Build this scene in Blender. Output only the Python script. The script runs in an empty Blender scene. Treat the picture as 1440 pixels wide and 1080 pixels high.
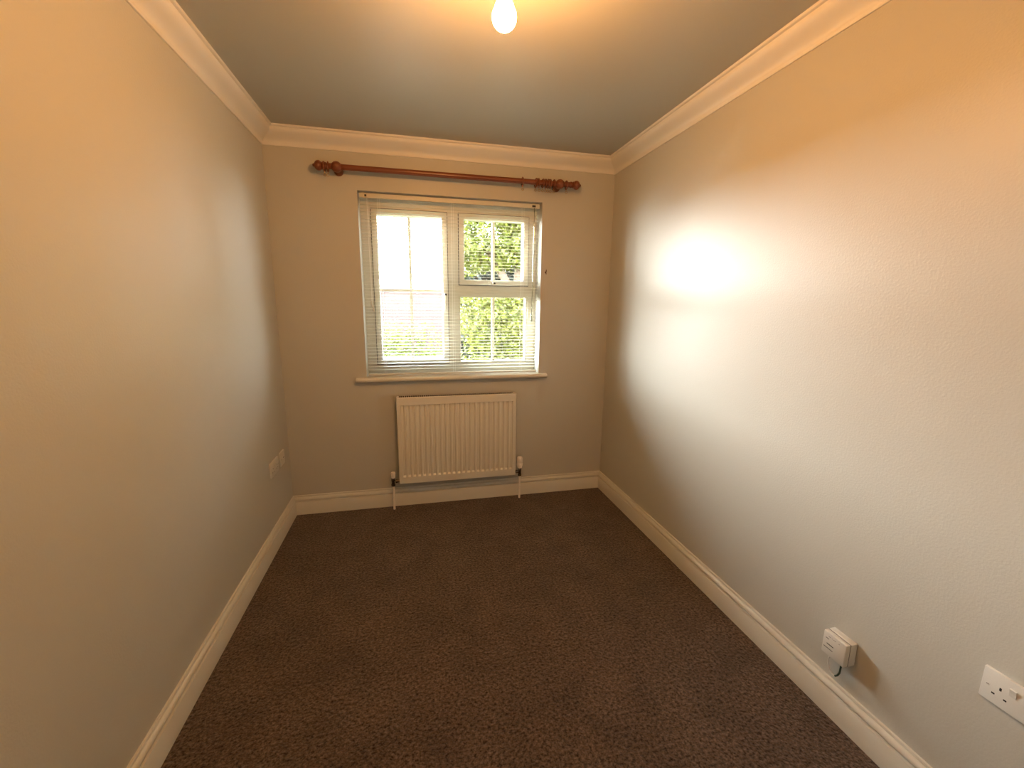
import bpy, bmesh, math, random
import numpy as np
from mathutils import Vector, Matrix

random.seed(7)
rng = np.random.default_rng(7)
SC = bpy.context.scene
COL = SC.collection
PI = math.pi

# ------------------------------------------------------------------ camera
W, H = 2.22, 2.40            # room width, ceiling height
YF = -3.25                   # wall behind the camera
cam_d = bpy.data.cameras.new('camera')
cam_d.sensor_fit = 'HORIZONTAL'
cam_d.sensor_width = 36.0
cam_d.lens = 598.87 / 1440 * 36.0
cam_d.clip_start = 0.02
cam_d.clip_end = 200
cam = bpy.data.objects.new('camera', cam_d)
COL.objects.link(cam)
r_ = Vector((0.97419508, -0.22543204, 0.01115044))
u_ = Vector((0.03099264, 0.18254069, 0.9827097))
f_ = Vector((0.22356966, 0.95700538, -0.18481698))
m = Matrix.Identity(4)
for i in range(3):
    m[i][0], m[i][1], m[i][2] = r_[i], u_[i], -f_[i]
m[0][3], m[1][3], m[2][3] = 0.8163, -2.9342, 1.4175
cam.matrix_world = m
SC.camera = cam

# ------------------------------------------------------------------ world, sun, portal, exposure
SKY = 54.0
SUN = 54.0
BULB = 860.0
world = bpy.data.worlds.new('overcast_sky')
SC.world = world
world.use_nodes = True
wn = world.node_tree
wn.nodes.clear()
wo = wn.nodes.new('ShaderNodeOutputWorld')
wb = wn.nodes.new('ShaderNodeBackground')
wb.inputs['Strength'].default_value = SKY
wtc = wn.nodes.new('ShaderNodeTexCoord')          # hazy sky: bright towards the horizon, deeper overhead
wsp = wn.nodes.new('ShaderNodeSeparateXYZ')
wcr = wn.nodes.new('ShaderNodeValToRGB')
wcr.color_ramp.elements[0].position = 0.0; wcr.color_ramp.elements[0].color = (0.97, 0.98, 1.0, 1)
wcr.color_ramp.elements[1].position = 1.0; wcr.color_ramp.elements[1].color = (0.16, 0.20, 0.27, 1)
e_ = wcr.color_ramp.elements.new(0.35); e_.color = (0.52, 0.56, 0.63, 1)
wn.links.new(wtc.outputs['Generated'], wsp.inputs[0])
wn.links.new(wsp.outputs['Z'], wcr.inputs[0])
wn.links.new(wcr.outputs[0], wb.inputs['Color'])
wn.links.new(wb.outputs[0], wo.inputs[0])

sun_d = bpy.data.lights.new('sun', 'SUN')
sun_d.energy = SUN
sun_d.angle = math.radians(60)     # low sun veiled by thin cloud
sun_d.color = (1.0, 0.97, 0.92)
sun = bpy.data.objects.new('sun', sun_d)
COL.objects.link(sun)
sd = Vector((0.69, -0.70, -0.20)).normalized()     # from the front left, low over the garden wall
sun.rotation_euler = sd.to_track_quat('-Z', 'Y').to_euler()
sun.location = (-9, 8, 3.5)

por_d = bpy.data.lights.new('window_portal', 'AREA')
por_d.shape = 'RECTANGLE'
por_d.size, por_d.size_y = 1.2, 1.2
por_d.cycles.is_portal = True
por = bpy.data.objects.new('window_portal', por_d)
COL.objects.link(por)
por.location = (1.105, 0.29, 1.51)
por.rotation_euler = (-PI / 2, 0, 0)

SC.view_settings.view_transform = 'Standard'
SC.view_settings.look = 'None'
SC.view_settings.gamma = 1.0
SC.view_settings.exposure = 0.0
SC.view_settings.use_curve_mapping = False
SC.cycles.use_denoising = True
SC.cycles.max_bounces = 14
SC.cycles.diffuse_bounces = 8
SC.cycles.transparent_max_bounces = 24
SC.cycles.sample_clamp_indirect = 12.0

# ------------------------------------------------------------------ materials
def new_mat(name):
    mt = bpy.data.materials.new(name)
    mt.use_nodes = True
    nt = mt.node_tree
    b = nt.nodes['Principled BSDF']
    return mt, nt, b

def N(nt, kind, **kw):
    n = nt.nodes.new(kind)
    for k, v in kw.items():
        if k in n.inputs:
            n.inputs[k].default_value = v
        else:
            setattr(n, k, v)
    return n

def plain(name, col, rough=0.5, metal=0.0, spec=0.5, var=0.04, scale=30.0, bump=0.0, bscale=200.0):
    """principled with a slight procedural colour variation and optional fine relief"""
    mt, nt, b = new_mat(name)
    tc = N(nt, 'ShaderNodeTexCoord')
    nz = N(nt, 'ShaderNodeTexNoise', Scale=scale, Detail=3.0)
    nt.links.new(tc.outputs['Object'], nz.inputs['Vector'])
    mx = N(nt, 'ShaderNodeMix', data_type='RGBA')
    nt.links.new(nz.outputs['Fac'], mx.inputs[0])
    mx.inputs[6].default_value = tuple(c * (1 - var) for c in col) + (1,)
    mx.inputs[7].default_value = tuple(min(1, c * (1 + var)) for c in col) + (1,)
    nt.links.new(mx.outputs[2], b.inputs['Base Color'])
    b.inputs['Roughness'].default_value = rough
    b.inputs['Metallic'].default_value = metal
    b.inputs['Specular IOR Level'].default_value = spec
    if bump > 0:
        n2 = N(nt, 'ShaderNodeTexNoise', Scale=bscale, Detail=2.0)
        nt.links.new(tc.outputs['Object'], n2.inputs['Vector'])
        bp = N(nt, 'ShaderNodeBump', Strength=bump, Distance=0.001)
        nt.links.new(n2.outputs['Fac'], bp.inputs['Height'])
        nt.links.new(bp.outputs[0], b.inputs['Normal'])
    return mt

M = {}
M['wall'] = plain('wall_paint', (0.455, 0.450, 0.400), rough=0.42, spec=0.38, var=0.012, scale=3.0, bump=0.5, bscale=150.0)
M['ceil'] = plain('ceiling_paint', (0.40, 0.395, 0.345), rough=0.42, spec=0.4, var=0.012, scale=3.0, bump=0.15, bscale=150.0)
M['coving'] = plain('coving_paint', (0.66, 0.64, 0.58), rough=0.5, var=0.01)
M['gloss'] = plain('white_gloss_paint', (0.60, 0.59, 0.52), rough=0.28, var=0.015, scale=12)
M['upvc'] = plain('white_upvc', (0.60, 0.58, 0.49), rough=0.35, var=0.01)
M['gasket'] = plain('black_gasket', (0.02, 0.02, 0.02), rough=0.7)
M['slat'] = plain('white_slat_enamel', (0.57, 0.555, 0.465), rough=0.4, var=0.01)
M['cord'] = plain('white_cord', (0.82, 0.82, 0.78), rough=0.8)
M['black'] = plain('black_plastic', (0.012, 0.012, 0.012), rough=0.5)
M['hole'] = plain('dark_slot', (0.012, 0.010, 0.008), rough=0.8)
M['rad'] = plain('radiator_enamel', (0.62, 0.61, 0.54), rough=0.33, var=0.01)
M['inner'] = plain('inner_shade_dark', (0.045, 0.035, 0.028), rough=0.6)  # radiator inside coloured dark to stand for the shade behind the grille
M['pipe'] = plain('painted_pipe', (0.80, 0.76, 0.68), rough=0.35)
M['plastic'] = plain('white_plastic', (0.58, 0.57, 0.52), rough=0.3, var=0.01)
M['cap'] = plain('white_cap_plastic', (0.85, 0.82, 0.76), rough=0.3, var=0.01)
M['white'] = plain('bounce_white_paint', (0.84, 0.82, 0.77), rough=0.5, var=0.01)  # unseen front wall, set lighter than the others to bounce daylight
M['print'] = plain('grey_print', (0.14, 0.135, 0.13), rough=0.6)
M['chrome'] = plain('dark_chrome', (0.16, 0.14, 0.12), rough=0.22, metal=1.0, var=0.08)
M['brass'] = plain('dull_brass', (0.45, 0.30, 0.12), rough=0.35, metal=1.0)
M['hook'] = plain('brown_hook_plastic', (0.10, 0.045, 0.015), rough=0.4)
M['bark'] = plain('bark', (0.10, 0.07, 0.045), rough=0.9, var=0.3, bump=0.6, bscale=40)

def wood_mat():
    mt, nt, b = new_mat('orange_stained_wood')
    tc = N(nt, 'ShaderNodeTexCoord')
    mp = N(nt, 'ShaderNodeMapping')
    mp.inputs['Scale'].default_value = (3.0, 60.0, 60.0)
    nt.links.new(tc.outputs['Object'], mp.inputs['Vector'])
    nz = N(nt, 'ShaderNodeTexNoise', Scale=1.5, Detail=5.0, Roughness=0.6)
    nt.links.new(mp.outputs[0], nz.inputs['Vector'])
    cr = N(nt, 'ShaderNodeValToRGB')
    cr.color_ramp.elements[0].position = 0.3
    cr.color_ramp.elements[0].color = (0.105, 0.026, 0.008, 1)
    cr.color_ramp.elements[1].position = 0.75
    cr.color_ramp.elements[1].color = (0.21, 0.060, 0.018, 1)
    nt.links.new(nz.outputs['Fac'], cr.inputs[0])
    nt.links.new(cr.outputs[0], b.inputs['Base Color'])
    b.inputs['Roughness'].default_value = 0.32
    return mt
M['wood'] = wood_mat()

def carpet_mat():
    mt, nt, b = new_mat('brown_carpet')
    tc = N(nt, 'ShaderNodeTexCoord')
    n1 = N(nt, 'ShaderNodeTexNoise', Scale=88.0, Detail=5.0, Roughness=0.75)
    n2 = N(nt, 'ShaderNodeTexNoise', Scale=5.5, Detail=5.0, Roughness=0.62, Distortion=0.4)
    vo = N(nt, 'ShaderNodeTexVoronoi', Scale=110.0, Randomness=1.0)
    for n in (n1, n2, vo):
        nt.links.new(tc.outputs['Object'], n.inputs['Vector'])
    cr = N(nt, 'ShaderNodeValToRGB')
    e = cr.color_ramp.elements
    e[0].position = 0.36; e[0].color = (0.016, 0.010, 0.007, 1)
    e[1].position = 0.66; e[1].color = (0.190, 0.136, 0.100, 1)
    nt.links.new(n1.outputs['Fac'], cr.inputs[0])
    rp = N(nt, 'ShaderNodeMapRange')
    rp.inputs[1].default_value = 0.3; rp.inputs[2].default_value = 0.7
    rp.inputs[3].default_value = 0.78; rp.inputs[4].default_value = 1.2
    nt.links.new(n2.outputs['Fac'], rp.inputs[0])
    mx = N(nt, 'ShaderNodeMix', data_type='RGBA', blend_type='MULTIPLY')
    mx.inputs[0].default_value = 1.0
    nt.links.new(cr.outputs[0], mx.inputs[6])
    nt.links.new(rp.outputs[0], mx.inputs[7])
    nt.links.new(mx.outputs[2], b.inputs['Base Color'])
    b.inputs['Roughness'].default_value = 0.95
    b.inputs['Specular IOR Level'].default_value = 0.1
    b.inputs['Sheen Weight'].default_value = 0.12
    b.inputs['Sheen Roughness'].default_value = 0.5
    ad = N(nt, 'ShaderNodeMath', operation='ADD')
    nt.links.new(n1.outputs['Fac'], ad.inputs[0])
    nt.links.new(vo.outputs['Distance'], ad.inputs[1])
    bp = N(nt, 'ShaderNodeBump', Strength=0.9, Distance=0.006)
    nt.links.new(ad.outputs[0], bp.inputs['Height'])
    nt.links.new(bp.outputs[0], b.inputs['Normal'])
    return mt
M['carpet'] = carpet_mat()

def glass_mat():
    mt, nt, b = new_mat('window_glass')
    nt.nodes.remove(b)
    out = nt.nodes['Material Output']
    ge = N(nt, 'ShaderNodeNewGeometry')              # Schlick reflectance, the same on both faces of the pane
    dt = N(nt, 'ShaderNodeVectorMath', operation='DOT_PRODUCT')
    nt.links.new(ge.outputs['Incoming'], dt.inputs[0]); nt.links.new(ge.outputs['Normal'], dt.inputs[1])
    ab = N(nt, 'ShaderNodeMath', operation='ABSOLUTE'); nt.links.new(dt.outputs['Value'], ab.inputs[0])
    om = N(nt, 'ShaderNodeMath', operation='SUBTRACT'); om.inputs[0].default_value = 1.0; nt.links.new(ab.outputs[0], om.inputs[1])
    pw = N(nt, 'ShaderNodeMath', operation='POWER'); pw.inputs[1].default_value = 5.0; nt.links.new(om.outputs[0], pw.inputs[0])
    fr = N(nt, 'ShaderNodeMath', operation='MULTIPLY_ADD'); fr.inputs[1].default_value = 0.96; fr.inputs[2].default_value = 0.04
    nt.links.new(pw.outputs[0], fr.inputs[0])
    tr = N(nt, 'ShaderNodeBsdfTransparent')
    tr.inputs[0].default_value = (0.95, 0.97, 0.96, 1)
    gl = N(nt, 'ShaderNodeBsdfGlossy', Roughness=0.0)
    mx = N(nt, 'ShaderNodeMixShader')
    nt.links.new(fr.outputs[0], mx.inputs[0])
    nt.links.new(tr.outputs[0], mx.inputs[1])
    nt.links.new(gl.outputs[0], mx.inputs[2])
    nt.links.new(mx.outputs[0], out.inputs[0])
    return mt
M['glass'] = glass_mat()

def clear_plastic():
    mt, nt, b = new_mat('clear_plastic')
    nt.nodes.remove(b)
    out = nt.nodes['Material Output']
    tr = N(nt, 'ShaderNodeBsdfTransparent')
    tr.inputs[0].default_value = (0.72, 0.76, 0.66, 1)
    gl = N(nt, 'ShaderNodeBsdfGlossy', Roughness=0.1)
    df = N(nt, 'ShaderNodeBsdfDiffuse')
    df.inputs[0].default_value = (0.30, 0.33, 0.22, 1)
    m1 = N(nt, 'ShaderNodeMixShader'); m1.inputs[0].default_value = 0.25
    m2 = N(nt, 'ShaderNodeMixShader'); m2.inputs[0].default_value = 0.12
    nt.links.new(tr.outputs[0], m1.inputs[1]); nt.links.new(df.outputs[0], m1.inputs[2])
    nt.links.new(m1.outputs[0], m2.inputs[1]); nt.links.new(gl.outputs[0], m2.inputs[2])
    nt.links.new(m2.outputs[0], out.inputs[0])
    return mt
M['clear'] = clear_plastic()

def bulb_mat():
    mt, nt, b = new_mat('lit_bulb_glass')
    b.inputs['Base Color'].default_value = (0.9, 0.88, 0.85, 1)
    b.inputs['Emission Color'].default_value = (1.0, 0.44, 0.125, 1)
    b.inputs['Emission Strength'].default_value = BULB
    return mt
M['bulb'] = bulb_mat()

def leaf_mat(name, c0, c1):
    mt, nt, b = new_mat(name)
    out = nt.nodes['Material Output']
    tc = N(nt, 'ShaderNodeTexCoord')
    nz = N(nt, 'ShaderNodeTexNoise', Scale=9.0, Detail=3.0)
    nt.links.new(tc.outputs['Object'], nz.inputs['Vector'])
    cr = N(nt, 'ShaderNodeValToRGB')
    cr.color_ramp.elements[0].position = 0.3; cr.color_ramp.elements[0].color = c0 + (1,)
    cr.color_ramp.elements[1].position = 0.7; cr.color_ramp.elements[1].color = c1 + (1,)
    nt.links.new(nz.outputs['Fac'], cr.inputs[0])
    nt.links.new(cr.outputs[0], b.inputs['Base Color'])
    b.inputs['Roughness'].default_value = 0.4
    tl = N(nt, 'ShaderNodeBsdfTranslucent')
    nt.links.new(cr.outputs[0], tl.inputs[0])
    mx = N(nt, 'ShaderNodeMixShader'); mx.inputs[0].default_value = 0.25
    nt.links.new(b.outputs[0], mx.inputs[1]); nt.links.new(tl.outputs[0], mx.inputs[2])
    nt.links.new(mx.outputs[0], out.inputs[0])
    return mt
M['leaf_tree'] = leaf_mat('tree_leaf', (0.038, 0.052, 0.003), (0.135, 0.150, 0.014))
M['leaf_shrub'] = leaf_mat('shrub_leaf', (0.080, 0.098, 0.006), (0.150, 0.162, 0.016))
M['leaf_low'] = leaf_mat('low_leaf', (0.050, 0.073, 0.010), (0.100, 0.122, 0.022))
M['grass'] = plain('lawn_grass', (0.050, 0.062, 0.012), rough=0.9, var=0.3, scale=14, bump=0.8, bscale=60)

def brick_mat():
    mt, nt, b = new_mat('pale_red_brick')
    tc = N(nt, 'ShaderNodeTexCoord')
    mp = N(nt, 'ShaderNodeMapping')
    mp.inputs['Rotation'].default_value = (PI / 2, 0, 0)
    nt.links.new(tc.outputs['Object'], mp.inputs['Vector'])
    bt = N(nt, 'ShaderNodeTexBrick', Scale=1.0)
    bt.inputs['Color1'].default_value = (0.075, 0.043, 0.035, 1)
    bt.inputs['Color2'].default_value = (0.092, 0.055, 0.044, 1)
    bt.inputs['Mortar'].default_value = (0.09, 0.078, 0.068, 1)
    bt.inputs['Brick Width'].default_value = 0.225
    bt.inputs['Row Height'].default_value = 0.075
    bt.inputs['Mortar Size'].default_value = 0.006
    nt.links.new(mp.outputs[0], bt.inputs['Vector'])
    nt.links.new(bt.outputs['Color'], b.inputs['Base Color'])
    b.inputs['Roughness'].default_value = 0.9
    return mt
M['brick'] = brick_mat()

# ------------------------------------------------------------------ mesh helpers
def finish(bm, name, mat, parent=None, smooth=None, bevel=None):
    if bevel:
        bmesh.ops.bevel(bm, geom=[e for e in bm.edges], offset=bevel, segments=2, profile=0.5, affect='EDGES')
    bmesh.ops.recalc_face_normals(bm, faces=bm.faces)
    me = bpy.data.meshes.new(name)
    bm.to_mesh(me)
    bm.free()
    if smooth is not None:
        me.shade_smooth()
        me.set_sharp_from_angle(angle=math.radians(smooth))
    o = bpy.data.objects.new(name, me)
    if mat: me.materials.append(M[mat])
    COL.objects.link(o)
    if parent is not None:
        o.parent = parent
    return o

def box(bm, x0, x1, y0, y1, z0, z1):
    vs = [bm.verts.new(p) for p in ((x0, y0, z0), (x1, y0, z0), (x1, y1, z0), (x0, y1, z0),
                                    (x0, y0, z1), (x1, y0, z1), (x1, y1, z1), (x0, y1, z1))]
    for f in ((0, 3, 2, 1), (4, 5, 6, 7), (0, 1, 5, 4), (1, 2, 6, 5), (2, 3, 7, 6), (3, 0, 4, 7)):
        bm.faces.new([vs[i] for i in f])

def bx(name, mat, parent, dims, bevel=None, smooth=None):
    bm = bmesh.new()
    box(bm, *dims)
    return finish(bm, name, mat, parent, smooth=(40 if bevel and smooth is None else smooth), bevel=bevel)

def lathe(bm, prof, origin, axis='z', n=20):
    """prof: list of (r, t); revolve about axis through origin"""
    ox, oy, oz = origin
    rings = []
    for (r, t) in prof:
        ring = []
        for k in range(n):
            a = 2 * PI * k / n
            c, s = r * math.cos(a), r * math.sin(a)
            if axis == 'z': p = (ox + c, oy + s, oz + t)
            elif axis == 'x': p = (ox + t, oy + c, oz + s)
            else: p = (ox + c, oy + t, oz + s)
            ring.append(bm.verts.new(p))
        rings.append(ring)
    for a, b in zip(rings[:-1], rings[1:]):
        for k in range(n):
            bm.faces.new((a[k], a[(k + 1) % n], b[(k + 1) % n], b[k]))
    bm.faces.new(rings[0][::-1]); bm.faces.new(rings[-1])

def tube(bm, pts, r, n=8, closed=False):
    pts = [Vector(p) for p in pts]
    rings = []
    L = len(pts)
    for i, p in enumerate(pts):
        if closed:
            t = (pts[(i + 1) % L] - pts[i - 1]).normalized()
        else:
            t = (pts[min(i + 1, L - 1)] - pts[max(i - 1, 0)]).normalized()
        ref = Vector((0.12, 0.31, 0.94)) if abs(t.z) < 0.8 else Vector((0.95, 0.2, 0.1))
        a = t.cross(ref).normalized(); b = t.cross(a).normalized()
        rings.append([bm.verts.new(p + a * (r * math.cos(2 * PI * k / n)) + b * (r * math.sin(2 * PI * k / n))) for k in range(n)])
    pairs = list(zip(rings[:-1], rings[1:]))
    if closed: pairs.append((rings[-1], rings[0]))
    for a, b in pairs:
        for k in range(n):
            bm.faces.new((a[k], a[(k + 1) % n], b[(k + 1) % n], b[k]))
    if not closed:
        bm.faces.new(rings[0][::-1]); bm.faces.new(rings[-1])

def torus(bm, center, R, r, axis='x', n=28, mseg=10, squash=1.0):
    c = Vector(center)
    grid = []
    for i in range(n):
        a = 2 * PI * i / n
        row = []
        for j in range(mseg):
            b = 2 * PI * j / mseg
            rad = R + r * math.cos(b)
            h = r * squash * math.sin(b)
            if axis == 'x': p = Vector((h, rad * math.cos(a), rad * math.sin(a)))
            elif axis == 'y': p = Vector((rad * math.cos(a), h, rad * math.sin(a)))
            else: p = Vector((rad * math.cos(a), rad * math.sin(a), h))
            row.append(bm.verts.new(c + p))
        grid.append(row)
    for i in range(n):
        for j in range(mseg):
            bm.faces.new((grid[i][j], grid[(i + 1) % n][j], grid[(i + 1) % n][(j + 1) % mseg], grid[i][(j + 1) % mseg]))

def thing(name, label, cat, loc=(0, 0, 0), group=None):
    o = bpy.data.objects.new(name, None)
    o.empty_display_size = 0.05
    COL.objects.link(o)
    o.location = loc
    o['label'] = label; o['category'] = cat
    if group: o['group'] = group
    return o

def tag(o, label=None, cat=None, group=None, kind=None):
    if label: o['label'] = label
    if cat: o['category'] = cat
    if group: o['group'] = group
    if kind: o['kind'] = kind
    return o

def struct(o, label, cat):
    return tag(o, label, cat, kind='structure')

# ------------------------------------------------------------------ room shell
WX0, WX1, WZ0, WZ1 = 0.510, 1.699, 0.926, 2.094     # window opening
T = 0.12
struct(bx('floor', 'carpet', None, (-T, W + T, YF - T, 0.3, -0.12, 0.0)),
       'dark brown twist pile carpet covering the whole room floor', 'floor')
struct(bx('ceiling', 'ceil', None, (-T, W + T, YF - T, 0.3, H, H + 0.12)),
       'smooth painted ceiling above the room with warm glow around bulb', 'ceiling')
struct(bx('wall_left', 'wall', None, (-T, 0, YF, 0.3, 0, H)),
       'plain cream painted wall left of window with two low socket plates', 'wall')
struct(bx('wall_right', 'wall', None, (W, W + T, YF, 0.3, 0, H)),
       'plain cream painted wall on right with bright window sheen', 'wall')
struct(bx('wall_front', 'white', None, (-T, W + T, YF - T, YF, 0, H)),
       'unseen wall behind the viewpoint made white to bounce daylight', 'wall')
bm = bmesh.new()
def frame_ring(bm, x0, x1, z0, z1, X0, X1, Z0, Z1, y0, y1):
    """one closed solid: outer rect X/Z with hole x/z, between y0 and y1"""
    o = [(X0, Z0), (X1, Z0), (X1, Z1), (X0, Z1)]
    i = [(x0, z0), (x1, z0), (x1, z1), (x0, z1)]
    vo0 = [bm.verts.new((a, y0, b)) for a, b in o]; vi0 = [bm.verts.new((a, y0, b)) for a, b in i]
    vo1 = [bm.verts.new((a, y1, b)) for a, b in o]; vi1 = [bm.verts.new((a, y1, b)) for a, b in i]
    for k in range(4):
        j = (k + 1) % 4
        bm.faces.new((vo0[k], vo0[j], vi0[j], vi0[k]))
        bm.faces.new((vo1[j], vo1[k], vi1[k], vi1[j]))
        bm.faces.new((vo0[j], vo0[k], vo1[k], vo1[j]))
        bm.faces.new((vi0[k], vi0[j], vi1[j], vi1[k]))
frame_ring(bm, WX0, WX1, WZ0 - 0.012, WZ1, 0, W, 0, H, 0.0, 0.3)
struct(finish(bm, 'wall_back', 'wall', None), 'cream painted end wall holding the window above the radiator', 'wall')

def sweep(name, mat, prof, side, smooth=30):
    """prof: (distance from wall, z); mitred run along one wall"""
    bm = bmesh.new()
    A, B = [], []
    for d, z in prof:
        if side == 'back': a, b = (d, -d, z), (W - d, -d, z)
        elif side == 'left': a, b = (d, YF + d, z), (d, -d, z)
        elif side == 'right': a, b = (W - d, YF + d, z), (W - d, -d, z)
        else: a, b = (d, YF + d, z), (W - d, YF + d, z)
        A.append(bm.verts.new(a)); B.append(bm.verts.new(b))
    n = len(prof)
    for i in range(n):
        j = (i + 1) % n
        bm.faces.new((A[i], A[j], B[j], B[i]))
    bm.faces.new(A[::-1]); bm.faces.new(B)
    return finish(bm, name, mat, None, smooth=smooth)

skirt = [(0, 0), (0.018, 0), (0.018, 0.0885), (0.0172, 0.0905), (0.0080, 0.0915), (0.0045, 0.0930), (0.0045, 0.0985),
         (0.0125, 0.1005), (0.0158, 0.1020), (0.0165, 0.105), (0.0158, 0.110), (0.0138, 0.1155), (0.0112, 0.119), (0.0085, 0.121),
         (0.0055, 0.1225), (0.0055, 0.1245), (0.0090, 0.1260), (0.0092, 0.130), (0.0075, 0.1335), (0, 0.1335)]
for sd_, lb in (('back', 'cream moulded skirting board under the radiator on window wall'),
               ('left', 'long cream moulded skirting board along left wall'),
               ('right', 'long cream moulded skirting board along right wall'),
               ('front', 'cream moulded skirting board behind the viewpoint')):
    struct(sweep('baseboard_' + sd_, 'gloss', skirt, sd_), lb, 'skirting')

cov = [(0, H - 0.093), (0.0055, H - 0.093), (0.0070, H - 0.0915), (0.0070, H - 0.087)]
for k in range(15):
    t = k / 14
    ang = t * 1.0
    s = t * t * t * (t * (6 * t - 15) + 10)
    s = 0.90 * s + 0.10 * t
    cov.append((0.0085 + 0.0605 * s, H - 0.0845 + 0.0705 * t))
cov += [(0.0700, H - 0.0120), (0.0765, H - 0.0112), (0.0795, H - 0.009), (0.0803, H - 0.005), (0.0803, H), (0, H)]
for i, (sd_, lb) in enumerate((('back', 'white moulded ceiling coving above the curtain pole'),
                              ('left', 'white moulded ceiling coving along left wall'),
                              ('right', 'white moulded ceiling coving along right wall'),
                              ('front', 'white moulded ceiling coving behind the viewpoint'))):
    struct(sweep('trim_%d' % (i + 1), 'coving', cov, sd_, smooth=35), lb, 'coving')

# ------------------------------------------------------------------ window
win = thing('window_1', 'white plastic double casement window with glazing bars behind blind', 'window', (0, 0, 0))
win['kind'] = 'structure'
MX0, MX1, TZ0, TZ1 = 1.0675, 1.140, 1.472, 1.541
bm = bmesh.new()
frame_ring(bm, WX0 + 0.062, WX1 - 0.058, WZ0 + 0.066, WZ1 - 0.074, WX0, WX1, WZ0 - 0.012, WZ1, 0.130, 0.200)
fr = finish(bm, 'window_frame', 'upvc', win)
bx('mullion', 'upvc', win, (MX0, MX1, 0.131, 0.199, WZ0 + 0.066, WZ1 - 0.074))
bx('transom', 'upvc', win, (MX1, WX1 - 0.058, 0.1315, 0.1985, TZ0, TZ1))

def sash(x0, x1, z0, z1, vbars, hbars, handle, fixed=False, face=0.036):
    if fixed:
        root = bx_ring('glazing_bead', 'upvc', win, x0 + 0.012, x1 - 0.012, z0 + 0.012, z1 - 0.012, x0, x1, z0, z1, 0.138, 0.192, 0.003)
        gx0, gx1, gz0, gz1 = x0 + 0.010, x1 - 0.010, z0 + 0.010, z1 - 0.010
    else:
        root = bx_ring('casement_sash', 'upvc', win, x0 + face, x1 - face, z0 + face, z1 - face, x0, x1, z0, z1, 0.112, 0.186, 0.004)
        bx_ring('seal', 'gasket', root, x0 + 0.010, x1 - 0.010, z0 + 0.010, z1 - 0.010, x0 - 0.0035, x1 + 0.0035, z0 - 0.0035, z1 + 0.0035, 0.121, 0.1305)
        gx0, gx1, gz0, gz1 = x0 + face - 0.004, x1 - face + 0.004, z0 + face - 0.004, z1 - face + 0.004
    bx('glass_pane', 'glass', root, (gx0, gx1, 0.158, 0.162, gz0, gz1))
    for v in vbars:
        bx('glazing_bar', 'upvc', root, (v - 0.010, v + 0.010, 0.150, 0.170, gz0, gz1))
    for h in hbars:
        bx('glazing_bar', 'upvc', root, (gx0, gx1, 0.1505, 0.1695, h - 0.009, h + 0.009))
    if handle:
        hx, hz, vertical = handle
        bm = bmesh.new()
        if vertical:
            box(bm, hx - 0.012, hx + 0.012, 0.100, 0.112, hz - 0.035, hz + 0.035)
            box(bm, hx - 0.009, hx + 0.009, 0.078, 0.100, hz - 0.012, hz + 0.012)
            box(bm, hx - 0.009, hx + 0.009, 0.072, 0.082, hz - 0.110, hz + 0.012)
        else:
            box(bm, hx - 0.035, hx + 0.035, 0.100, 0.112, hz - 0.012, hz + 0.012)
            box(bm, hx - 0.012, hx + 0.012, 0.078, 0.100, hz - 0.009, hz + 0.009)
            box(bm, hx - 0.012, hx + 0.110, 0.072, 0.082, hz - 0.009, hz + 0.009)
        finish(bm, 'handle', 'upvc', root, bevel=0.002)
        if vertical:
            bx('handle_button', 'black', root, (hx - 0.006, hx + 0.006, 0.066, 0.073, hz - 0.006, hz + 0.006))
        else:
            bx('handle_button', 'black', root, (hx - 0.006, hx + 0.006, 0.066, 0.073, hz - 0.006, hz + 0.006))
    return root

def bx_ring(name, mat, parent, x0, x1, z0, z1, X0, X1, Z0, Z1, y0, y1, bevel=None):
    bm = bmesh.new()
    frame_ring(bm, x0, x1, z0, z1, X0, X1, Z0, Z1, y0, y1)
    return finish(bm, name, mat, parent, bevel=bevel, smooth=40 if bevel else None)

sash(0.5755, 1.0645, 0.9955, 2.0165, [0.815], [1.500], (1.046, 1.475, True))
sash(1.1435, 1.6375, 1.5445, 2.0165, [1.390], [], (1.385, 1.556, False))
sash(1.140, 1.641, 0.992, 1.472, [1.390], [], None, fixed=True)

# sill board with rounded nose and horns
bm = bmesh.new()
prof = [(0.130, 0.897), (0.130, 0.926)]
for k in range(9):
    a = PI / 2 + PI * k / 8
    prof.append((-0.028 + 0.0145 * math.cos(a), 0.9115 + 0.0145 * math.sin(a)))
prof.append((-0.0005, 0.897))
hornL, hornR = 0.446, 1.752
def extrude_x(bm, prof, x0, x1):
    A = [bm.verts.new((x0, y, z)) for y, z in prof]; B = [bm.verts.new((x1, y, z)) for y, z in prof]
    n = len(prof)
    for i in range(n):
        j = (i + 1) % n
        bm.faces.new((A[i], A[j], B[j], B[i]))
    bm.faces.new(A[::-1]); bm.faces.new(B)
extrude_x(bm, prof, WX0 + 0.0005, WX1 - 0.0005)
nose = [p for p in prof if p[0] <= 0.0] + []
nose = [(-0.0005, 0.926)] + [p for p in prof[2:]]
extrude_x(bm, nose, hornL, WX0 + 0.0005)
extrude_x(bm, nose, WX1 - 0.0005, hornR)
sill = finish(bm, 'window_sill', 'gloss', win, smooth=40)

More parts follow.
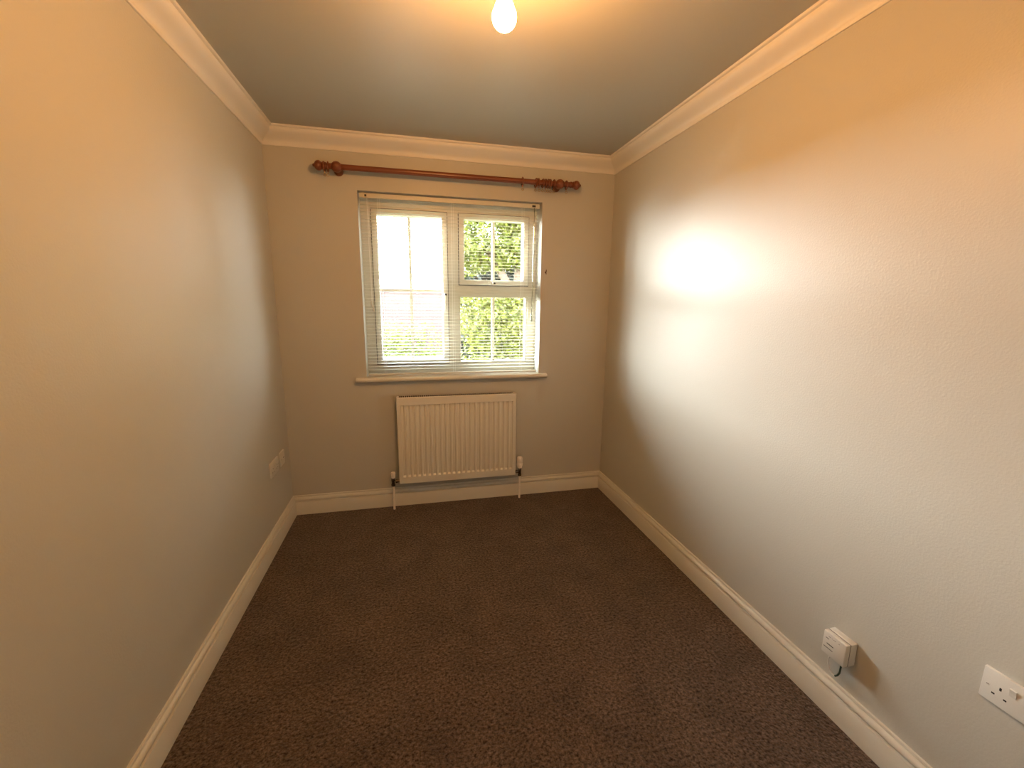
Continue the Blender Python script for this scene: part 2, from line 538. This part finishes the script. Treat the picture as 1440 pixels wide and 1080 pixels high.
# ------------------------------------------------------------------ venetian blind
SX0, SX1 = 0.520, 1.688
SYC = 0.050
bl = thing('venetian_blind', 'white aluminium venetian blind lowered over the window with open slats', 'blind', (1.1, SYC, 2.09))
def child_world(o, parent):      # vertices are in world space; keep them there
    o.matrix_parent_inverse = Matrix.Translation(-Vector(parent.location))
    return o
def P(o): return child_world(o, bl)
bm = bmesh.new()
frame = [(SYC - 0.0125, 2.062), (SYC + 0.0125, 2.062), (SYC + 0.0125, 2.089), (SYC + 0.0110, 2.090), (SYC + 0.0110, 2.064),
         (SYC - 0.0110, 2.064), (SYC - 0.0110, 2.090), (SYC - 0.0125, 2.089)]
extrude_x(bm, frame, SX0 - 0.003, SX1 + 0.003)
P(finish(bm, 'headrail', 'slat', bl))
for x in (0.541, 1.652):
    P(bx('bracket', 'slat', bl, (x - 0.008, x + 0.008, SYC - 0.006, SYC + 0.010, 2.0645, 2.0935)))
    P(tag(bx('clip', 'black', bl, (x + (0.008 if x < 1 else -0.014), x + (0.020 if x < 1 else 0.010), SYC - 0.0175, SYC - 0.0126, 2.068, 2.080)), 'small black clip'))
bm = bmesh.new()
pts = []
hw = 0.0125
for k in range(5):
    t = -1 + 2 * k / 4
    pts.append((t * hw, 0.0016 * (1 - t * t)))
ring = pts + [(a, b - 0.0005) for a, b in reversed(pts)]
extrude_x(bm, ring, SX0, SX1)
first = finish(bm, 'slat', 'slat', bl, smooth=50)
zs = []
z = 2.044
while z > 0.955:
    zs.append(z); z -= 0.0215
TILT = math.radians(2.0)
for i, z in enumerate(zs):
    o = first if i == 0 else first.copy()
    if i: COL.objects.link(o)
    o.parent = bl
    o.location = (-1.1 + random.uniform(-0.001, 0.001), 0.0, z - 2.09)
    o.rotation_euler = (TILT + random.uniform(-0.012, 0.012), random.uniform(-0.0006, 0.0006), 0)
bm = bmesh.new()
extrude_x(bm, [(SYC - 0.0125, 0.9310), (SYC + 0.0125, 0.9310), (SYC + 0.0125, 0.9400), (SYC + 0.006, 0.9435), (SYC - 0.006, 0.9435), (SYC - 0.0125, 0.9400)], SX0, SX1)
P(finish(bm, 'bottom_rail', 'slat', bl))
for x in (0.632, 1.095, 1.575):
    bm = bmesh.new()
    for yy in (SYC - 0.0132, SYC + 0.0132):
        tube(bm, [(x - 0.006, yy, 2.0615), (x - 0.006, yy, 0.943)], 0.0007, 5)
    for z in zs:
        tube(bm, [(x - 0.006, SYC - 0.0132, z - 0.0010), (x - 0.006, SYC + 0.0132, z - 0.0010)], 0.0005, 4)
    P(finish(bm, 'ladder_cord', 'cord', bl))
    bm = bmesh.new()
    tube(bm, [(x + 0.006, SYC - 0.0148, 2.0615), (x + 0.006, SYC - 0.0148, 0.943)], 0.0008, 5)
    P(finish(bm, 'lift_cord', 'cord', bl))
# pull cords with tassels (left), clear tilt wand (right)
bm = bmesh.new()
for dx in (-0.003, 0.003):
    tube(bm, [(0.565 + dx, SYC - 0.019, 2.060), (0.5655 + dx, SYC - 0.020, 1.7), (0.5655 + dx * 0.6, SYC - 0.020, 1.425)], 0.0013, 6)
pc = P(finish(bm, 'pull_cord', 'cord', bl))
for dx, zt in ((-0.004, 1.428), (0.006, 1.40)):
    bm = bmesh.new()
    lathe(bm, [(0.0020, 0), (0.0042, -0.006), (0.0060, -0.030), (0.0066, -0.036), (0.0045, -0.039)], (0.5655 + dx, SYC - 0.021, zt), 'z', 12)
    P(finish(bm, 'tassel', 'slat', bl, smooth=40))
bm = bmesh.new()
tube(bm, [(1.652, SYC - 0.022, 2.038), (1.648, SYC - 0.023, 1.7), (1.645, SYC - 0.023, 1.335)], 0.0021, 6)
P(tag(finish(bm, 'tilt_wand', 'clear', bl), 'clear plastic tilt wand'))
bm = bmesh.new()
tube(bm, [(1.652, SYC - 0.013, 2.062), (1.652, SYC - 0.021, 2.055), (1.652, SYC - 0.022, 2.035)], 0.0032, 6)
P(finish(bm, 'wand_hook', 'clear', bl))
bm = bmesh.new()
lathe(bm, [(0.0035, 0), (0.0055, -0.010), (0.0060, -0.045), (0.0045, -0.055)], (1.645, SYC - 0.023, 1.350), 'z', 10)
P(finish(bm, 'wand_grip', 'clear', bl, smooth=40))

# cord hook on the wall right of the window
ch = thing('cord_hook', 'tiny brown cord hook screwed to wall right of blind', 'hook', (1.733, 0, 1.637))
bm = bmesh.new()
lathe(bm, [(0.0060, -0.003), (0.0060, 0.0)], (0, 0, 0), 'y', 12)
finish(bm, 'base_plate', 'hook', ch)
bm = bmesh.new()
tube(bm, [(0, -0.002, 0), (0, -0.012, 0), (0, -0.017, 0.006), (0, -0.018, 0.016)], 0.0032, 8)
tube(bm, [(0, -0.004, -0.002), (0, -0.012, -0.006), (0, -0.016, -0.014)], 0.0030, 8)
finish(bm, 'prong', 'hook', ch, smooth=60)

# ------------------------------------------------------------------ curtain pole
PY, PZ = -0.086, 2.195
cp = thing('curtain_pole', 'orange-brown turned wooden curtain pole with ball finials above window', 'curtain pole', (1.1, 0, PZ))
def Q(o): return child_world(o, cp)
bm = bmesh.new()
lathe(bm, [(0.0163, 0.340), (0.0163, 1.866)], (0, PY, PZ), 'x', 24)
Q(finish(bm, 'rod', 'wood', cp, smooth=40))
fin = [(0.012, 0.0), (0.0185, 0.001), (0.0205, 0.004), (0.0195, 0.009), (0.0140, 0.011), (0.0130, 0.015), (0.0190, 0.017), (0.0215, 0.020),
       (0.0190, 0.023), (0.0175, 0.025), (0.0225, 0.029), (0.0268, 0.035), (0.0285, 0.043), (0.0275, 0.051), (0.0235, 0.058), (0.0170, 0.0635),
       (0.0110, 0.066), (0.0095, 0.069), (0.0075, 0.074), (0.0020, 0.077)]
for sgn, x0, nm in ((1, 1.860, 'r'), (-1, 0.358, 'l')):
    bm = bmesh.new()
    lathe(bm, [(r, t * sgn) for r, t in fin], (x0, PY, PZ), 'x', 24)
    Q(finish(bm, 'finial', 'wood', cp, smooth=50))
for x in (0.412, 1.790):
    bm = bmesh.new()   # turned stem and wall foot
    lathe(bm, [(0.0265, -0.0005), (0.0275, -0.006), (0.0260, -0.012), (0.0215, -0.017), (0.0160, -0.024), (0.0135, -0.034), (0.0150, -0.046), (0.0200, -0.058),
               (0.0180, -0.066)], (x, 0, PZ - 0.004), 'y', 22)
    br = Q(finish(bm, 'bracket', 'wood', cp, smooth=50))
    bm = bmesh.new()   # ball cup round the rod
    lathe(bm, [(0.0165, -0.026), (0.0215, -0.022), (0.0280, -0.013), (0.0300, -0.002), (0.0300, 0.003), (0.0275, 0.014), (0.0210, 0.022), (0.0165, 0.026)],
          (x, PY, PZ), 'x', 24)
    c = finish(bm, 'cup', 'wood', br, smooth=50)
    c.matrix_parent_inverse = Matrix.Translation(-Vector(cp.location))
    c.matrix_parent_inverse = br.matrix_world.inverted() if False else Matrix.Identity(4)

ring_spec = [
    (0.3445, -3, 'wooden curtain ring at left end tight against the left finial'),
    (0.3655, 4, 'wooden curtain ring at left end nearest the left bracket'),
    (1.536, -2, 'lone wooden curtain ring hanging left of the bunched rings'),
    (1.626, 6, 'leftmost ring of the bunch beside the right pole bracket'),
    (1.645, -5, 'second ring from left in bunch beside right pole bracket'),
    (1.673, 3, 'third ring from left in bunch beside right pole bracket'),
    (1.692, -3, 'fourth ring from left in bunch beside right pole bracket'),
    (1.709, 2, 'fifth ring from left in bunch beside right pole bracket'),
    (1.724, -2, 'sixth ring from left in bunch beside right pole bracket'),
    (1.748, 3, 'ring of the bunch touching the right pole bracket cup'),
    (1.834, -2, 'wooden curtain ring at right end between bracket and finial'),
]
RR, rr = 0.0252, 0.0048
rz = PZ + 0.0163 - (RR - rr) + 0.0002
hoop0 = eye0 = None
for i, (x, tl, lb) in enumerate(ring_spec):
    t = thing('curtain_ring', lb, 'curtain ring', (x, PY, rz), 'wooden rings threaded on the curtain pole')
    t.rotation_euler = (math.radians(random.uniform(-4, 4)), math.radians(tl * 0.6), math.radians(tl))
    if hoop0 is None:
        bm = bmesh.new(); torus(bm, (0, 0, 0), RR, rr, 'x', 30, 10, 0.9)
        hoop0 = finish(bm, 'hoop', 'wood', t, smooth=80)
        bm = bmesh.new()
        tube(bm, [(0, 0, -RR - rr + 0.002), (0, 0, -RR - rr - 0.008)], 0.0016, 6)
        torus(bm, (0, 0, -RR - rr - 0.0150), 0.0072, 0.0016, 'y', 16, 6)
        eye0 = finish(bm, 'screw_eye', 'brass', t, smooth=60)
    else:
        for src in (hoop0, eye0):
            c = src.copy(); COL.objects.link(c); c.parent = t

# ------------------------------------------------------------------ radiator
RX0, RX1, RZ0, RZ1 = 0.697, 1.513, 0.195, 0.800
RYF, RYB = -0.095, -0.030
rad = thing('radiator', 'white ribbed panel radiator with top grille on wall below window', 'radiator', (1.105, 0, 0))
def A(o): return child_world(o, rad)
# front panel: pressed channels
NCH = 23
x_first, x_last = RX0 + 0.036, RX1 - 0.036
pitch = (x_last - x_first) / (NCH - 1)
xs = [(RX0, 0.0), (RX0 + 0.004, 0.0)]
for k in range(NCH):
    c = x_first + k * pitch
    for d, h in ((-0.0118, 0), (-0.0078, 1), (0.0078, 1), (0.0118, 0)):
        xs.append((c + d, h))
xs += [(RX1 - 0.004, 0.0), (RX1, 0.0)]
zt = [(RZ0, 0), (RZ0 + 0.046, 0), (RZ0 + 0.058, 1.7), (RZ0 + 0.085, 1), (RZ1 - 0.085, 1), (RZ1 - 0.0545, 2.0), (RZ1 - 0.0525, 0), (RZ1 - 0.004, 0), (RZ1, 0)]
bm = bmesh.new()
grid = []
DEP = 0.0056
for z, hz in zt:
    row = []
    for x, hx in xs:
        y = RYF + DEP * hx * hz
        if z in (RZ0, RZ1) or x in (RX0, RX1): y = RYF + 0.003
        row.append(bm.verts.new((x, y, z)))
    grid.append(row)
for i in range(len(zt) - 1):
    for j in range(len(xs) - 1):
        bm.faces.new((grid[i][j], grid[i][j + 1], grid[i + 1][j + 1], grid[i + 1][j]))
# returns to the back sheet
bk = [bm.verts.new((x, RYF + 0.012, z)) for x, z in ((RX0, RZ0), (RX1, RZ0), (RX1, RZ1), (RX0, RZ1))]
bm.faces.new([grid[0][j] for j in range(len(xs))][::-1] + [bk[0], bk[1]])
bm.faces.new([grid[-1][j] for j in range(len(xs))] + [bk[2], bk[3]])
bm.faces.new([grid[i][0] for i in range(len(zt))] + [bk[3], bk[0]])
bm.faces.new([grid[i][-1] for i in range(len(zt))][::-1] + [bk[1], bk[2]])
bm.faces.new(bk)
A(finish(bm, 'front_panel', 'rad', rad, smooth=20))
for x0, x1 in ((RX0 + 0.001, RX0 + 0.0035), (RX1 - 0.0035, RX1 - 0.001)):
    A(bx('side_panel', 'rad', rad, (x0, x1, RYF + 0.0125, RYB, RZ0 + 0.012, RZ1 - 0.001)))
# convector fins behind the panel (closely folded sheet)
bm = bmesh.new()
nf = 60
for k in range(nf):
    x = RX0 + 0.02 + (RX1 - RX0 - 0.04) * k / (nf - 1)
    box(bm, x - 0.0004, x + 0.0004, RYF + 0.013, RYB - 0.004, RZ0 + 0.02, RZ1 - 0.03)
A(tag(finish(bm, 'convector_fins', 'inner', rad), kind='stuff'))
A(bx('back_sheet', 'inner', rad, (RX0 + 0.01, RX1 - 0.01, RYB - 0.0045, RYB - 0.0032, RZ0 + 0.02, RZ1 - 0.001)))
# top grille: two rails and cross bars
bm = bmesh.new()
box(bm, RX0 + 0.0036, RX1 - 0.0036, RYF + 0.0125, RYF + 0.0145, RZ1 - 0.004, RZ1 - 0.001)
box(bm, RX0 + 0.0036, RX1 - 0.0036, RYB - 0.003, RYB, RZ1 - 0.0025, RZ1 - 0.0005)
nb = 57
for k in range(nb + 1):
    x = RX0 + 0.010 + (RX1 - RX0 - 0.020) * k / nb
    w = 0.0017 if 0 < k < nb else 0.006
    box(bm, x - w, x + w, RYF + 0.0145, RYB - 0.003, RZ1 - 0.0025, RZ1 - 0.001)
A(finish(bm, 'top_grille', 'rad', rad))
A(bx('grille_shadow_tray', 'hole', rad, (RX0 + 0.012, RX1 - 0.012, RYF + 0.016, RYB - 0.006, RZ1 - 0.014, RZ1 - 0.0125)))  # added black sheet that stands for the shade below the bars
for x in (RX0 + 0.12, RX1 - 0.12):
    A(bx('wall_bracket', 'rad', rad, (x - 0.015, x + 0.015, RYB - 0.0018, -0.0006, RZ0 + 0.05, RZ1 - 0.05)))
# pipes and valves
for x, trv in ((0.655, False), (1.552, True)):
    y = -0.062
    bm = bmesh.new(); lathe(bm, [(0.0078, -0.0), (0.0078, 0.186)], (x, y, 0), 'z', 16)
    A(finish(bm, 'pipe', 'pipe', rad, smooth=40))
    bm = bmesh.new()
    lathe(bm, [(0.0115, 0.172), (0.0140, 0.174), (0.0140, 0.186), (0.0115, 0.188), (0.0110, 0.206), (0.0125, 0.208), (0.0125, 0.228), (0.010, 0.234)], (x, y, 0), 'z', 12)
    sx = 1 if x < 1 else -1
    edge = (RX0 if x < 1 else RX1)
    d = abs(edge - x)
    lathe(bm, [(0.0085, 0.0), (0.0085, 0.014 * sx), (0.0128, 0.015 * sx), (0.0128, 0.028 * sx), (0.0090, 0.029 * sx), (0.0090, (d - 0.0005) * sx)], (x, y, 0.206), 'x', 12)
    v = A(finish(bm, 'valve_body', 'chrome', rad, smooth=30))
    bm = bmesh.new()
    if trv:
        lathe(bm, [(0.013, 0.234), (0.0165, 0.236), (0.0185, 0.246), (0.0205, 0.256), (0.0210, 0.270), (0.0190, 0.272), (0.0190, 0.276), (0.0205, 0.278),
                   (0.0205, 0.306), (0.0190, 0.316), (0.0150, 0.320)], (x, y, 0), 'z', 24)
        hnm, lb = 'thermostat_head', 'white thermostatic valve head'
    else:
        lathe(bm, [(0.0120, 0.231), (0.0135, 0.233), (0.0150, 0.262), (0.0150, 0.268), (0.0125, 0.272)], (x, y, 0), 'z', 20)
        hnm, lb = 'valve_cap', 'white plastic valve cap'
    h = finish(bm, hnm, 'cap', v, smooth=40); h['label'] = lb

# ------------------------------------------------------------------ sockets and plates (local: x along wall, y out of wall, z up)
def wall_thing(name, label, cat, side, yc, zc):
    t = thing(name, label, cat, (0.0 if side == 'left' else W, yc, zc))
    # local +y points out of the wall, local +x runs to the viewer's right when facing it
    t.rotation_euler = (0, 0, -PI / 2) if side == 'left' else (0, 0, PI / 2)
    return t
# facing left wall (+x out): local y->world +x, rotation -90deg about z: local x -> world -y
# facing right wall (-x out): rotation +90deg: local y -> world -x, local x -> world +y

def plate(t, w, h, d=0.0095):
    bm = bmesh.new()
    box(bm, -w / 2, w / 2, 0.0, d, -h / 2, h / 2)
    return finish(bm, 'face_plate', 'plastic', t, bevel=0.0022, smooth=40)

def double_socket(t):
    plate(t, 0.146, 0.086)
    d = 0.0095
    for cx in (-0.0365, 0.0365):
        for (x0, x1, z0, z1) in ((-0.0022, 0.0022, 0.0005, 0.0090), (-0.0143, -0.0080, -0.0180, -0.0138), (0.0080, 0.0143, -0.0180, -0.0138)):
            bx('pin_slot', 'hole', t, (cx + x0, cx + x1, d - 0.004, d + 0.0002, z0, z1))
        sx = 0.0135 if cx < 0 else -0.0135
        bm = bmesh.new()       # rocker switch: wedge
        x0, x1 = cx + sx * 1.62 - 0.0062, cx + sx * 1.62 + 0.0062
        pr = [(d - 0.003, 0.0045), (d + 0.0012, 0.0045), (d + 0.0022, 0.0140), (d + 0.0048, 0.0245), (d - 0.003, 0.0245)]
        extrude_x(bm, pr, x0, x1)
        finish(bm, 'rocker_switch', 'plastic', t)
    for x in (-0.0603, 0.0603):
        bm = bmesh.new(); lathe(bm, [(0.0040, d - 0.002), (0.0040, d + 0.0003), (0.0030, d + 0.0006)], (x, 0, 0), 'y', 14)
        s = finish(bm, 'screw_cover', 'plastic', t)
        bx('screw_slot', 'hole', s, (x - 0.0026, x + 0.0026, d + 0.0002, d + 0.0008, -0.0007, 0.0007))

t = wall_thing('double_socket', 'white double plug socket low on right wall at picture edge', 'socket', 'right', -2.371, 0.485)
double_socket(t)
t = wall_thing('double_socket', 'cream double plug socket on left wall nearer the viewer', 'socket', 'left', -0.330, 0.465)
double_socket(t)
t = wall_thing('aerial_socket', 'small square aerial outlet plate on left wall nearest the window', 'socket', 'left', -0.176, 0.465)
plate(t, 0.086, 0.086)
bm = bmesh.new(); lathe(bm, [(0.0065, 0.008), (0.0065, 0.0125), (0.0050, 0.0130)], (0.0, 0, 0.004), 'y', 16)
c = finish(bm, 'outlet_collar', 'plastic', t, smooth=40)
bm = bmesh.new(); lathe(bm, [(0.0038, 0.011), (0.0038, 0.0134)], (0.0, 0, 0.004), 'y', 14)
finish(bm, 'outlet_hole', 'hole', c)
for x in (-0.030, 0.030):
    bm = bmesh.new(); lathe(bm, [(0.0030, 0.008), (0.0030, 0.0100)], (x, 0, 0), 'y', 12)
    finish(bm, 'screw', 'chrome', t)

# connection box above right skirting
jb = wall_thing('connection_box', 'square white connection box with cable loop low on right wall', 'connection box', 'right', -1.962, 0.283)
bm = bmesh.new(); box(bm, -0.040, 0.040, 0.0, 0.027, -0.0415, 0.0415)
finish(bm, 'back_box', 'plastic', jb, bevel=0.003, smooth=40)
bm = bmesh.new(); box(bm, -0.0400, 0.0400, 0.0285, 0.048, -0.0415, 0.0415)
cov_o = finish(bm, 'front_cover', 'plastic', jb, bevel=0.004, smooth=40)
bx('cover_joint', 'print', jb, (-0.0385, 0.0385, 0.0262, 0.0292, -0.040, 0.040))
D = 0.048
for (x0, x1, z) in ((0.000, 0.024, 0.0005), (0.001, 0.033, -0.0150)):
    bx('louvre_slot', 'hole' if z > 0 else 'print', jb, (x0, x1, D - 0.002, D + 0.0002, z - 0.0016, z + 0.0016))
bx('printed_mark', 'print', jb, (0.018, 0.030, D - 0.001, D + 0.00015, 0.0175, 0.0205))
for k, (a, b) in enumerate(((-0.018, -0.014), (-0.005, 0.004), (0.007, 0.010), (0.013, 0.021))):
    bx('printed_mark', 'print', jb, (a, b, D - 0.001, D + 0.00015, 0.0275, 0.0293))
bm = bmesh.new()
loop = [(0.007 + 0.024 * math.cos(t_), 0.018, -0.080 + 0.038 * math.sin(t_)) for t_ in [PI * (0.72 + 0.86 * k / 14) for k in range(15)]]
# local x runs left to right for someone facing the wall mirrored: negative side is nearest the viewer
loop = [(-(p[0] - 0.014), p[1], p[2]) for p in loop]
tube(bm, loop, 0.0024, 8)
tag(finish(bm, 'cable_loop', 'plastic', jb, smooth=60), 'white loop of cable hanging under box')
bm = bmesh.new()
last = loop[-1]
tube(bm, [last, (last[0] - 0.008, 0.019, last[2] + 0.010), (last[0] - 0.014, 0.020, last[2] + 0.026), (last[0] - 0.017, 0.022, -0.0405)], 0.0030, 8)
M['green'] = plain('dark_green_sleeve', (0.02, 0.05, 0.03), rough=0.5)
tag(finish(bm, 'cable_tail', 'green', jb, smooth=60), 'short dark green cable tail')

# ------------------------------------------------------------------ pendant bulb
BX, BY, BZ = 1.0845, -1.645, 2.180
lt = thing('ceiling_light', 'glowing bare light bulb hanging from the ceiling', 'light', (BX, BY, H))
def L(o): return child_world(o, lt)
Rb = 0.0333
prof = [(0.0015, -Rb)]
for k in range(1, 15):
    a = -PI / 2 + (PI / 2 + 0.62) * k / 14
    prof.append((Rb * math.cos(a), Rb * math.sin(a)))
prof += [(0.0245, 0.0275), (0.0205, 0.0355), (0.0172, 0.044), (0.0150, 0.052), (0.0135, 0.060)]
prof = sorted(prof, key=lambda q: q[1])
bm = bmesh.new(); lathe(bm, prof, (BX, BY, BZ), 'z', 28)
L(tag(finish(bm, 'bulb', 'bulb', lt, smooth=80), 'lit pear shaped bulb'))
bm = bmesh.new(); lathe(bm, [(0.0135, 0.0602), (0.0135, 0.068), (0.019, 0.070), (0.0195, 0.088), (0.0165, 0.096), (0.013, 0.118), (0.007, 0.126)], (BX, BY, BZ), 'z', 22)
L(finish(bm, 'lamp_holder', 'plastic', lt, smooth=40))
bm = bmesh.new(); lathe(bm, [(0.0035, 0.124), (0.0035, H - BZ - 0.022)], (BX, BY, BZ), 'z', 10)
L(finish(bm, 'flex', 'plastic', lt))
bm = bmesh.new(); lathe(bm, [(0.012, H - BZ - 0.030), (0.026, H - BZ - 0.024), (0.036, H - BZ - 0.010), (0.038, H - BZ)], (BX, BY, BZ), 'z', 26)
L(finish(bm, 'ceiling_rose', 'plastic', lt, smooth=40))

# ------------------------------------------------------------------ garden beyond the window
GZ = -0.15
struct(bx('ground', 'grass', None, (-14, 22, 0.31, 30, GZ - 0.2, GZ)), 'mown lawn outside the window', 'lawn')
gw = bx('garden_wall', 'brick', None, (-12, 14, 12.0, 12.22, GZ, 1.74))
tag(gw, 'pale pink brick garden wall across the far lawn', 'wall')
bm = bmesh.new()
for k in range(44):
    x = -12 + 26 * k / 44
    box(bm, x + 0.004, x + 26 / 44 - 0.004, 11.97, 12.25, 1.74, 1.79)
cp_ = finish(bm, 'coping', 'brick', gw)

def leaves(name, mat, parent, centers, radii, n, size, shell=0.45, flat=1.0):
    """leafy crown: n folded leaves spread through ellipsoid lobes"""
    cs = np.array(centers, float); rs = np.array(radii, float)
    vol = rs.prod(1) ** (2 / 3); pk = rng.choice(len(cs), n, p=vol / vol.sum())
    d = rng.normal(size=(n, 3)); d /= np.linalg.norm(d, axis=1)[:, None]
    rad = (shell + (1 - shell) * rng.random(n) ** 0.6)
    pos = cs[pk] + d * rad[:, None] * rs[pk]
    pos[:, 2] = np.maximum(pos[:, 2], GZ + 0.02)
    nrm = d * 0.7 + rng.normal(size=(n, 3)) * 0.55 + np.array([0, -0.15, 0.45])
    nrm /= np.linalg.norm(nrm, axis=1)[:, None]
    tg = np.cross(nrm, rng.normal(size=(n, 3))); tg /= np.linalg.norm(tg, axis=1)[:, None]
    bt = np.cross(nrm, tg)
    s = size * (0.65 + 0.7 * rng.random(n))[:, None]
    base = pos - tg * s * 0.5; tip = pos + tg * s * 0.5 - nrm * s * 0.12
    l = pos + bt * s * 0.30 + nrm * s * 0.08; r = pos - bt * s * 0.30 + nrm * s * 0.08
    V = np.stack([base, l, tip, r], 1).reshape(-1, 3)
    idx = np.arange(n) * 4
    F = np.concatenate([np.stack([idx, idx + 1, idx + 2], 1), np.stack([idx, idx + 2, idx + 3], 1)])
    me = bpy.data.meshes.new(name)
    me.from_pydata(V.tolist(), [], F.tolist())
    me.materials.append(M[mat])
    o = bpy.data.objects.new(name, me)
    COL.objects.link(o)
    o['kind'] = 'stuff'
    if parent is not None:
        o.parent = parent
        o.matrix_parent_inverse = Matrix.Translation(-Vector(parent.location))
    return o

def trunk(parent, segs, r):
    for i, s in enumerate(segs):
        bm = bmesh.new()
        tube(bm, s, r, 8)
        o = finish(bm, 'trunk' if i == 0 or parent.name != 'tree' else 'branch', 'bark', parent, smooth=60)
        o.matrix_parent_inverse = Matrix.Translation(-Vector(parent.location))

tr = thing('tree', 'leafy green tree filling the upper right window panes', 'tree', (2.35, 3.4, GZ))
cen, rd = [], []
for k in range(54):
    cen.append((1.62 + 2.5 * (k % 18) / 17 + 0.2 * rng.random(), 3.1 + 1.1 * rng.random(), 2.30 + 2.45 * rng.random() ** 1.15))
    rd.append((0.46, 0.42, 0.40))
for k in range(12):
    cen.append((1.66 + 2.6 * k / 11, 3.2 + 0.5 * rng.random(), 2.10 + 0.10 * rng.random()))
    rd.append((0.40, 0.40, 0.32))
for z_ in (2.3, 2.6, 2.9, 3.2):
    cen.append((1.56, 3.15, z_)); rd.append((0.36, 0.36, 0.32))
leaves('foliage', 'leaf_tree', tr, cen, rd, 74000, 0.068, shell=0.15)
trunk(tr, [[(2.35, 3.5, GZ), (2.33, 3.5, 1.0), (2.4, 3.52, 1.9), (2.3, 3.5, 2.8)], [(2.38, 3.5, 1.5), (1.9, 3.45, 2.2)], [(2.36, 3.5, 1.5), (2.9, 3.5, 2.3)]], 0.06)
sh = thing('shrub', 'bright yellow-green shrub filling the lower right window pane', 'shrub', (2.2, 1.95, GZ))
cen, rd = [], []
for k in range(34):
    cen.append((1.52 + 1.9 * (k % 17) / 16, 1.80 + 0.28 * rng.random(), (0.2 + 0.8 * rng.random()) if k < 17 else 1.19 + 0.1 * rng.random()))
    rd.append((0.34, 0.34, 0.38))
leaves('foliage', 'leaf_shrub', sh, cen, rd, 32000, 0.05, shell=0.15)
trunk(sh, [[(2.0, 1.95, GZ), (1.9, 1.95, 0.8)], [(2.4, 1.95, GZ), (2.5, 1.95, 0.9)]], 0.03)
hg = thing('hedge', 'yellow-green garden hedge seen through the lower left window panes', 'hedge', (0.3, 5.4, GZ))
cen, rd = [], []
for k in range(26):
    cen.append((-2.4 + 3.5 * k / 25, 5.4 + 0.2 * rng.random(), 0.45 + 0.18 * rng.random()))
    rd.append((0.34, 0.42, 0.52))
leaves('foliage', 'leaf_shrub', hg, cen, rd, 9000, 0.06, shell=0.4)
trunk(hg, [[(x, 5.45, GZ), (x + 0.05, 5.45, 0.5)] for x in (-1.8, -0.9, 0.0, 0.9)], 0.03)
lw = thing('low_shrub', 'low leafy green shrub just outside under the left panes', 'shrub', (0.6, 1.7, GZ))
cen, rd = [], []
for k in range(12):
    cen.append((-0.1 + 0.92 * k / 11, 1.65 + 0.25 * rng.random(), 0.42 + 0.12 * rng.random()))
    rd.append((0.26, 0.30, 0.36))
leaves('foliage', 'leaf_low', lw, cen, rd, 5000, 0.05, shell=0.4)
trunk(lw, [[(x, 1.75, GZ), (x + 0.03, 1.75, 0.4)] for x in (0.15, 0.45, 0.75)], 0.02)

M['leaf_dark'] = leaf_mat('shade_dark_leaf', (0.006, 0.010, 0.003), (0.014, 0.022, 0.006))  # near-black leaf colour stands for shade in the gap behind the tree
ev = thing('shade_hedge', 'added dark hedge standing for shade between tree and bright shrub', 'hedge', (3.2, 5.6, GZ))
cen, rd = [], []
for k in range(36):
    cen.append((1.98 + 4.2 * (k % 18) / 17, 5.45 + 0.3 * rng.random(), 0.5 + 1.15 * (k // 18) + 0.1 * rng.random()))
    rd.append((0.42, 0.40, 0.75))
leaves('foliage', 'leaf_dark', ev, cen, rd, 42000, 0.11, shell=0.1)
trunk(ev, [[(x, 5.6, GZ), (x + 0.05, 5.6, 1.2)] for x in (2.2, 3.2, 4.2, 5.2)], 0.04)
